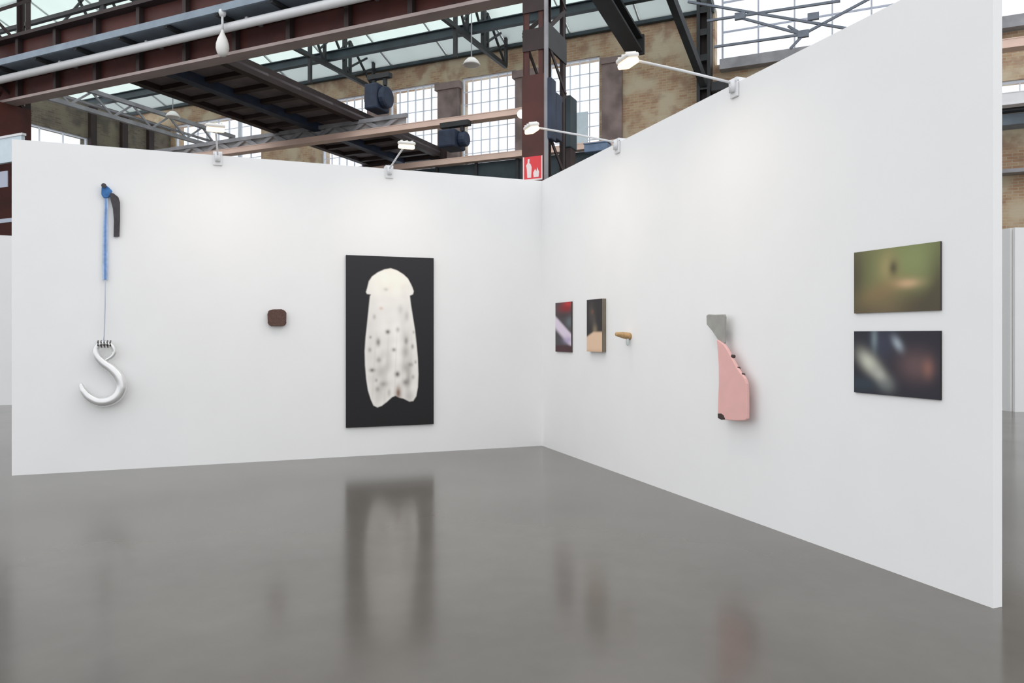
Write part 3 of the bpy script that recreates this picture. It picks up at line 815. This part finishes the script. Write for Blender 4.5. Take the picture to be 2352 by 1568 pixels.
def moth(S, T):
    X, Y = S * 687.0, T * 1345.0          # units of the enlarged study: panel 687 x 1345
    img = np.zeros(S.shape + (3,)) + C(37, 36, 39) * (1.15 - .5 * T[..., None])
    ox, oy = 797, 120
    body = [(1140, 213), (1190, 228), (1240, 258), (1275, 290), (1300, 335), (1312, 362), (1322, 392), (1316, 415), (1291, 428), (1300, 500), (1314, 590), (1332, 700), (1345, 820), (1355, 930), (1360, 1060), (1356, 1160), (1342, 1235), (1318, 1272), (1288, 1276), (1240, 1250), (1205, 1242), (1178, 1226), (1150, 1236), (1110, 1272), (1070, 1302), (1036, 1314), (1006, 1298), (985, 1250), (964, 1180), (950, 1090), (941, 980), (938, 870), (945, 760), (957, 650), (968, 540), (978, 440), (985, 424), (955, 420), (948, 405), (958, 372), (970, 320), (995, 282), (1040, 248), (1090, 224)]
    body = [(x - ox, y - oy) for x, y in body]
    m = polymask(X, Y, body, 6)
    c = np.zeros_like(img) + C(226, 222, 217)
    c = mixc(c, C(240, 236, 224), gauss(X, Y, 345, 190, 170, 110) * .95)      # thorax fluff
    c = mixc(c, C(238, 226, 212), gauss(X, Y, 360, 170, 60, 60) * .6)
    g1 = np.clip(gauss(X, Y, 300, 900, 60, 230, .25) + gauss(X, Y, 470, 870, 40, 300, -.06), 0, 1)
    c = mixc(c, C(158, 154, 151), g1 * (.7 + .4 * np.clip(noise2(X, Y, .05, 3), -1, 1)))
    c = mixc(c, C(238, 235, 231), gauss(X, Y, 375, 720, 55, 260, .12) * .8)
    c = mixc(c, C(205, 202, 198), np.clip(gauss(X, Y, 180, 700, 50, 350) * .6, 0, 1))
    for (sx, sy, a, b, k) in ((320, 598, 17, 17, .75), (398, 580, 15, 20, .35), (245, 680, 18, 32, .6), (368, 740, 17, 15, .55), (465, 670, 16, 30, .5), (200, 900, 22, 16, .7), (395, 935, 20, 22, .75), (515, 715, 12, 20, .5),
                              (180, 740, 14, 18, .4), (305, 262, 16, 12, .25), (250, 820, 20, 22, .4), (500, 860, 20, 18, .45), (290, 1010, 30, 20, .35), (460, 1000, 24, 22, .45), (420, 420, 22, 40, .2), (470, 470, 18, 40, .25),
                              (215, 480, 14, 20, .3), (230, 980, 12, 14, .35), (540, 840, 10, 14, .4), (185, 640, 10, 12, .45), (525, 600, 10, 14, .35), (330, 1080, 14, 30, .3), (240, 1050, 16, 20, .35), (520, 960, 14, 18, .35)):
        c = mixc(c, C(84, 79, 76), gauss(X, Y, sx, sy, a, b) * min(1, k * 1.2))
    c = mixc(c, C(190, 140, 120), gauss(X, Y, 268, 412, 14, 12) * .45)
    c = mixc(c, C(132, 106, 92), gauss(X, Y, 403, 1085, 24, 56))
    vein = np.clip(np.sin((X - 340) * .085 + np.abs(X - 340) * .02 + Y * .004), 0, 1) ** 6
    c = mixc(c, C(196, 192, 188), vein * sm(Y, 500, 800) * .3)
    c *= (1 + .03 * noise2(X, Y, .05, 5))[..., None]
    return (img * (1 - m[..., None]) + c * m[..., None]) * GAIN
photo('moth_photograph', 'tall black photograph of a pale speckled moth', 'L', [(795, 585), (996, 593), (996, 973), (795, 983)], .03, 'panel_black', 180, 340, moth)

def red_lilac(S, T):
    img = np.zeros(S.shape + (3,)) + C(68, 64, 68)
    img = mixc(img, C(126, 22, 28), sm(S * .6 + .25 - T, -.12, .12) * 0 + gauss(S, T, .68, .12, .5, .1))
    img = mixc(img, C(180, 40, 42), gauss(S, T, .85, .03, .3, .06))
    img = mixc(img, C(60, 48, 50), gauss(S, T, .6, .27, .6, .06) * .9)
    d = T - (.36 + .36 * S)
    img = mixc(img, C(206, 194, 210), sm(d, -.13, -.04) * (1 - sm(d, .1, .24)))
    img = mixc(img, C(160, 148, 180), gauss(S, T, .8, .76, .3, .07) * .8)
    img = mixc(img, C(96, 108, 112), gauss(S, T, .9, .4, .2, .1) * .8)
    img = mixc(img, C(66, 36, 42), sm(T, .84, .9))
    return img * GAIN
photo('small_photograph', 'small narrow red and lilac photograph nearest the booth corner', 'R', [(1276, 696), (1312, 692), (1312, 809), (1276, 807)], .02, 'panel_edge', 24, 72, red_lilac)
def black_sand(S, T):
    img = np.zeros(S.shape + (3,)) + C(42, 38, 39)
    img = mixc(img, C(86, 80, 76), gauss(S, T, .3, .25, .16, .2) * .5 + gauss(S, T, .5, .45, .12, .2) * .5)
    img = mixc(img, C(120, 78, 50), gauss(S, T, .38, .24, .07, .04) * .7)
    img = mixc(img, C(128, 116, 92), gauss(S, T, .55, .58, .14, .09) * .8)
    edge = .615 + .13 * np.clip(.45 - S, 0, 1) * 1.6 + .0 * S
    img = mixc(img, C(208, 178, 152), sm(T - edge, -.02, .035))
    img = mixc(img, C(186, 150, 120), sm(T, .93, 1) * .6)
    return img * GAIN
photo('small_photograph', 'small narrow black and sand coloured photograph beside the wooden peg', 'R', [(1348, 689), (1383, 685), (1383, 809), (1348, 806)], .05, 'edge_olive', 24, 72, black_sand)

def green(S, T):
    img = np.zeros(S.shape + (3,)) + C(112, 114, 76)
    img = mixc(img, C(128, 138, 92), gauss(S, T, .72, .22, .3, .45) * .9)
    img = mixc(img, C(92, 80, 62), sm(T, .45, 1.1))
    img = mixc(img, C(76, 70, 56), np.clip(gauss(S, T, 0, .4, .16, .7) + gauss(S, T, 1.02, .7, .14, .6) + gauss(S, T, .85, .95, .3, .25), 0, 1) * .9)
    img = mixc(img, C(156, 142, 98), gauss(S, T, .43, .3, .12, .25) * .85)
    img = mixc(img, C(86, 82, 60), gauss(S, T, .49, .32, .055, .13))
    img = mixc(img, C(196, 164, 128), gauss(S, T, .63, .57, .15, .075))
    img = mixc(img, C(138, 112, 78), gauss(S, T, .35, .66, .3, .15, -.5) * .6)
    img = mixc(img, C(120, 104, 76), gauss(S, T, .4, .85, .2, .25) * .5)
    return img * GAIN
photo('landscape_photograph', 'olive green blurred photograph, upper one of the stacked pair', 'R', [(1962, 579), (2160, 555), (2160, 713), (1962, 719)], .012, 'panel_edge', 100, 72, green)
def dark(S, T):
    img = np.zeros(S.shape + (3,)) + C(42, 42, 50)
    img = mixc(img, C(58, 62, 78), gauss(S, T, .36, .2, .16, .25) * .8)
    img = mixc(img, C(150, 160, 170), gauss(S, T, .54, .2, .05, .12, -.35) * .9)
    img = mixc(img, C(120, 134, 140), gauss(S, T, .26, .12, .04, .2) * .7)
    img = mixc(img, C(182, 182, 168), gauss(S, T, .19, .5, .1, .2, -.5))
    img = mixc(img, C(168, 168, 160), gauss(S, T, .33, .7, .08, .17, -.5) * .95)
    img = mixc(img, C(104, 110, 110), gauss(S, T, .4, .82, .1, .12) * .6)
    img = mixc(img, C(96, 76, 78), gauss(S, T, .74, .52, .2, .24) * .95)
    img = mixc(img, C(128, 92, 84), gauss(S, T, .87, .55, .06, .14) * .9)
    img = mixc(img, C(52, 66, 76), gauss(S, T, .1, .85, .2, .12) * .6)
    return img * GAIN
photo('landscape_photograph', 'dark photograph with pale shapes, lower one of the stacked pair', 'R', [(1962, 760), (2160, 760), (2160, 917), (1962, 902)], .012, 'panel_black', 100, 72, dark)

# ---------------------------------------------------------------- small brown square on the left wall
def roundrect(cx, cz, w_, h_, r, n=8, jit=0.0, d=0.0):
    pts = []
    for qx, qz, a0 in ((1, 1, 0), (-1, 1, 90), (-1, -1, 180), (1, -1, 270)):
        for k in range(n + 1):
            a_ = math.radians(a0 + 90 * k / n)
            pts.append(Vector((cx + qx * (w_ / 2 - r) + r * math.cos(a_) + random.uniform(-jit, jit), -d, cz + qz * (h_ / 2 - r) + r * math.sin(a_) + random.uniform(-jit, jit))))
    return pts
p0, p1 = on_left(615, 710, .05), on_left(658, 749, .05)
o = roundrect((p0.x + p1.x) / 2, (p0.z + p1.z) / 2, p1.x - p0.x, p0.z - p1.z, .055, jit=.003, d=.06)
m = MB().prism(o, Vector((0, .06, 0)))
tag(m.build('felt_square', 'brown_felt', bevel=.012, seg=3, base=False), 'small dark brown rounded square on the wall between hook and moth', 'wall object')

# ---------------------------------------------------------------- hanging hook
def cr(pts, n=8):
    P = [Vector(q) for q in pts]; out = []
    for i in range(len(P) - 1):
        a, b, c_, d = P[max(i - 1, 0)], P[i], P[i + 1], P[min(i + 2, len(P) - 1)]
        for k in range(n):
            t = k / n
            out.append(.5 * ((2 * b) + (c_ - a) * t + (2 * a - 5 * b + 4 * c_ - d) * t * t + (3 * b - a - 3 * c_ + d) * t ** 3))
    out.append(P[-1]); return out
def zl(x, y, off):      # study coordinates of the hook enlargement
    return on_left(100 + x / 2.8, 400 + y / 2.8, off)
hk = thing('hook_sculpture', on_left(240, 930, 0), 'pale silvery crane hook hung by a blue strap and thin cable', 'sculpture')
PXM = (zl(280, 0, .07) - zl(0, 0, .07)).x / 280.0     # metres per study pixel
path = [(398, 1196), (440, 1170), (456, 1140), (440, 1105), (405, 1088), (362, 1092), (338, 1125), (345, 1170), (385, 1215), (440, 1255), (487, 1310), (502, 1370), (475, 1425), (420, 1458), (355, 1462), (295, 1435), (255, 1390), (238, 1345)]
rad = [10, 13, 14, 15, 17, 18, 20, 24, 29, 33, 36, 37, 36, 35, 33, 29, 22, 9]
pts = cr([zl(x, y, .085) for x, y in path], 7)
rr = list(np.interp(np.linspace(0, len(path) - 1, len(pts)), range(len(path)), [r * PXM for r in rad]))
rr = [r * 1.1 for r in rr]
MB().tube(pts, rr, 18, squash=Vector((0, 1, 0))).build('hook', 'porcelain', hk, smooth=True)
m = MB()
for k in range(5):
    x = 352 + k * 20
    m.tube([zl(x, 1070, .05), zl(x - 3, 1080, .12), zl(x - 2, 1100, .125), zl(x + 2, 1112, .05)], 5.5 * PXM, 8)
m.build('wire_lashing', 'wire_dark', hk, smooth=True)
MB().tube([zl(398, 640, .03), zl(396, 850, .05), zl(390, 1040, .075), zl(385, 1085, .085)], [2.4 * PXM * 1.6] * 4, 8).build('cable', 'cable_grey', hk, smooth=True)
def strap(lst, wds, name, mt, off, th=.008):
    L_, R_ = [], []
    for (x, y), w_ in zip(lst, wds):
        L_.append(zl(x - w_ / 2, y, off)); R_.append(zl(x + w_ / 2, y, off))
    MB().prism(L_ + R_[::-1], Vector((0, th, 0))).build(name, mt, hk, bevel=.002)
strap([(402, 130), (402, 200), (398, 330), (396, 450), (396, 600), (396, 680)], [26, 24, 30, 34, 36, 32], 'strap', 'pale_blue_cloth', .035, .012)
strap([(400, 130), (401, 200), (397, 330), (396, 450), (396, 676)], [6, 8, 10, 12, 12], 'strap_fold', 'strap_blue', .042, .01)
kn = [zl(372, 80, .05), zl(395, 66, .05), zl(418, 82, .05), zl(440, 104, .05), (zl(432, 130, .05)), zl(412, 152, .05), zl(385, 152, .05), zl(370, 128, .05)]
MB().prism(kn, Vector((0, .045, 0))).build('knot', 'blue_cloth', hk, bevel=.01, seg=2)
MB().lathe(zl(394, 80, 0), [(.012, 0), (.012, .06), (.026, .062), (.026, .07), (0, .07)], 12, (0, -1, 0)).build('nail', 'dark_rubber', hk, smooth=False)
fp = [zl(424, 118, .05), zl(450, 122, .05), zl(480, 146, .05), zl(491, 180, .045), zl(491, 290, .04), zl(487, 400, .03), zl(450, 402, .03), zl(452, 300, .04), zl(446, 220, .045), zl(432, 170, .05)]
MB().prism(fp, Vector((0, .018, 0))).build('rubber_flap', 'dark_rubber', hk, bevel=.003)

# ---------------------------------------------------------------- wooden peg on the right wall
pg = thing('wooden_peg', on_right(1436, 778, 0), 'small wooden peg jutting from the wall beside the sand coloured photograph', 'wall object')
b0 = on_right(1446, 768, .0); tip = b0 + Vector((-.155, .005, .004))
m = MB()
n = 7; ring = []
for i in range(n):
    t = i / (n - 1); c = b0.lerp(tip, t); hy = .050 * (1 - .35 * t); hz = .038 * (1 - .45 * t * t)
    drop = -.018 * (1 - t)
    ring.append([c + Vector((0, hy * math.cos(a_), drop + hz * math.sin(a_))) for a_ in [2 * math.pi * k / 12 for k in range(12)]])
vs = [q for r_ in ring for q in r_]
fs = [(i * 12 + k, i * 12 + (k + 1) % 12, (i + 1) * 12 + (k + 1) % 12, (i + 1) * 12 + k) for i in range(n - 1) for k in range(12)]
fs += [tuple(range(12)), tuple((n - 1) * 12 + k for k in range(12))]
m.add(vs, fs); m.build('peg', 'oak', pg, smooth=True)
MB().lathe(b0 + Vector((-.03, -.01, -.05)), [(0, -.07), (.014, -.06), (.018, -.02), (.012, .03), (0, .03)], 12).build('drop', 'pale_green_glaze', pg, smooth=True)

# ---------------------------------------------------------------- pink hanging
def zr(x, y, off): return on_right(1580 + x / 4.9, 680 + y / 4.9, off)
ph = thing('pink_hanging', on_right(1680, 966, 0), 'pink hide shaped hanging with a grey neck piece', 'sculpture')
D = .10
body = [(322, 486), (352, 505), (398, 540), (440, 600), (475, 668), (512, 735), (545, 800), (590, 865), (638, 925), (656, 985), (662, 1100), (664, 1250), (662, 1378), (640, 1398), (540, 1402), (420, 1392), (398, 1345), (335, 1322), (338, 1150), (346, 980), (344, 780), (334, 620)]
MB().prism([zr(x, y, D) for x, y in body], Vector((.028, 0, 0))).build('body', 'pink_leather', ph, bevel=.006, seg=2)
MB().wbox(-D + .03, 0, zr(590, 1000, 0).y - .05, zr(590, 1000, 0).y + .05, zr(590, 1250, 0).z, zr(590, 1050, 0).z).build('standoff', 'grey_leather', ph)
neck = [(205, 218), (225, 204), (300, 208), (408, 204), (416, 230), (412, 380), (414, 520), (396, 548), (352, 512), (322, 470), (270, 390), (208, 318)]
MB().prism([zr(x, y, .085) for x, y in neck], Vector((.02, 0, 0))).build('neck_piece', 'grey_leather', ph, bevel=.006, seg=2)
MB().prism([zr(x, y, D + .004) for x, y in ((332, 1318), (372, 1318), (400, 1340), (404, 1382), (372, 1392), (334, 1372))], Vector((.04, 0, 0))).build('corner_cap', 'dark_trim', ph, bevel=.006)
for (x, y, r_) in ((500, 684, 17), (556, 818, 15), (612, 888, 12)):
    MB().lathe(zr(x + 8, y - 6, D * .78), [(0, -.02), (r_ / 4.9 * .0042, -.015), (r_ / 4.9 * .0048, .01), (0, .02)], 14, (-1, 0, 0)).build('stud', 'dark_trim', ph, smooth=True)
seam = [(474, 640), (512, 712), (548, 778), (596, 846), (640, 905)]
MB().tube([zr(x, y + 2, D * .78) for x, y in seam], .006, 8).build('dark_seam', 'dark_trim', ph, smooth=True)
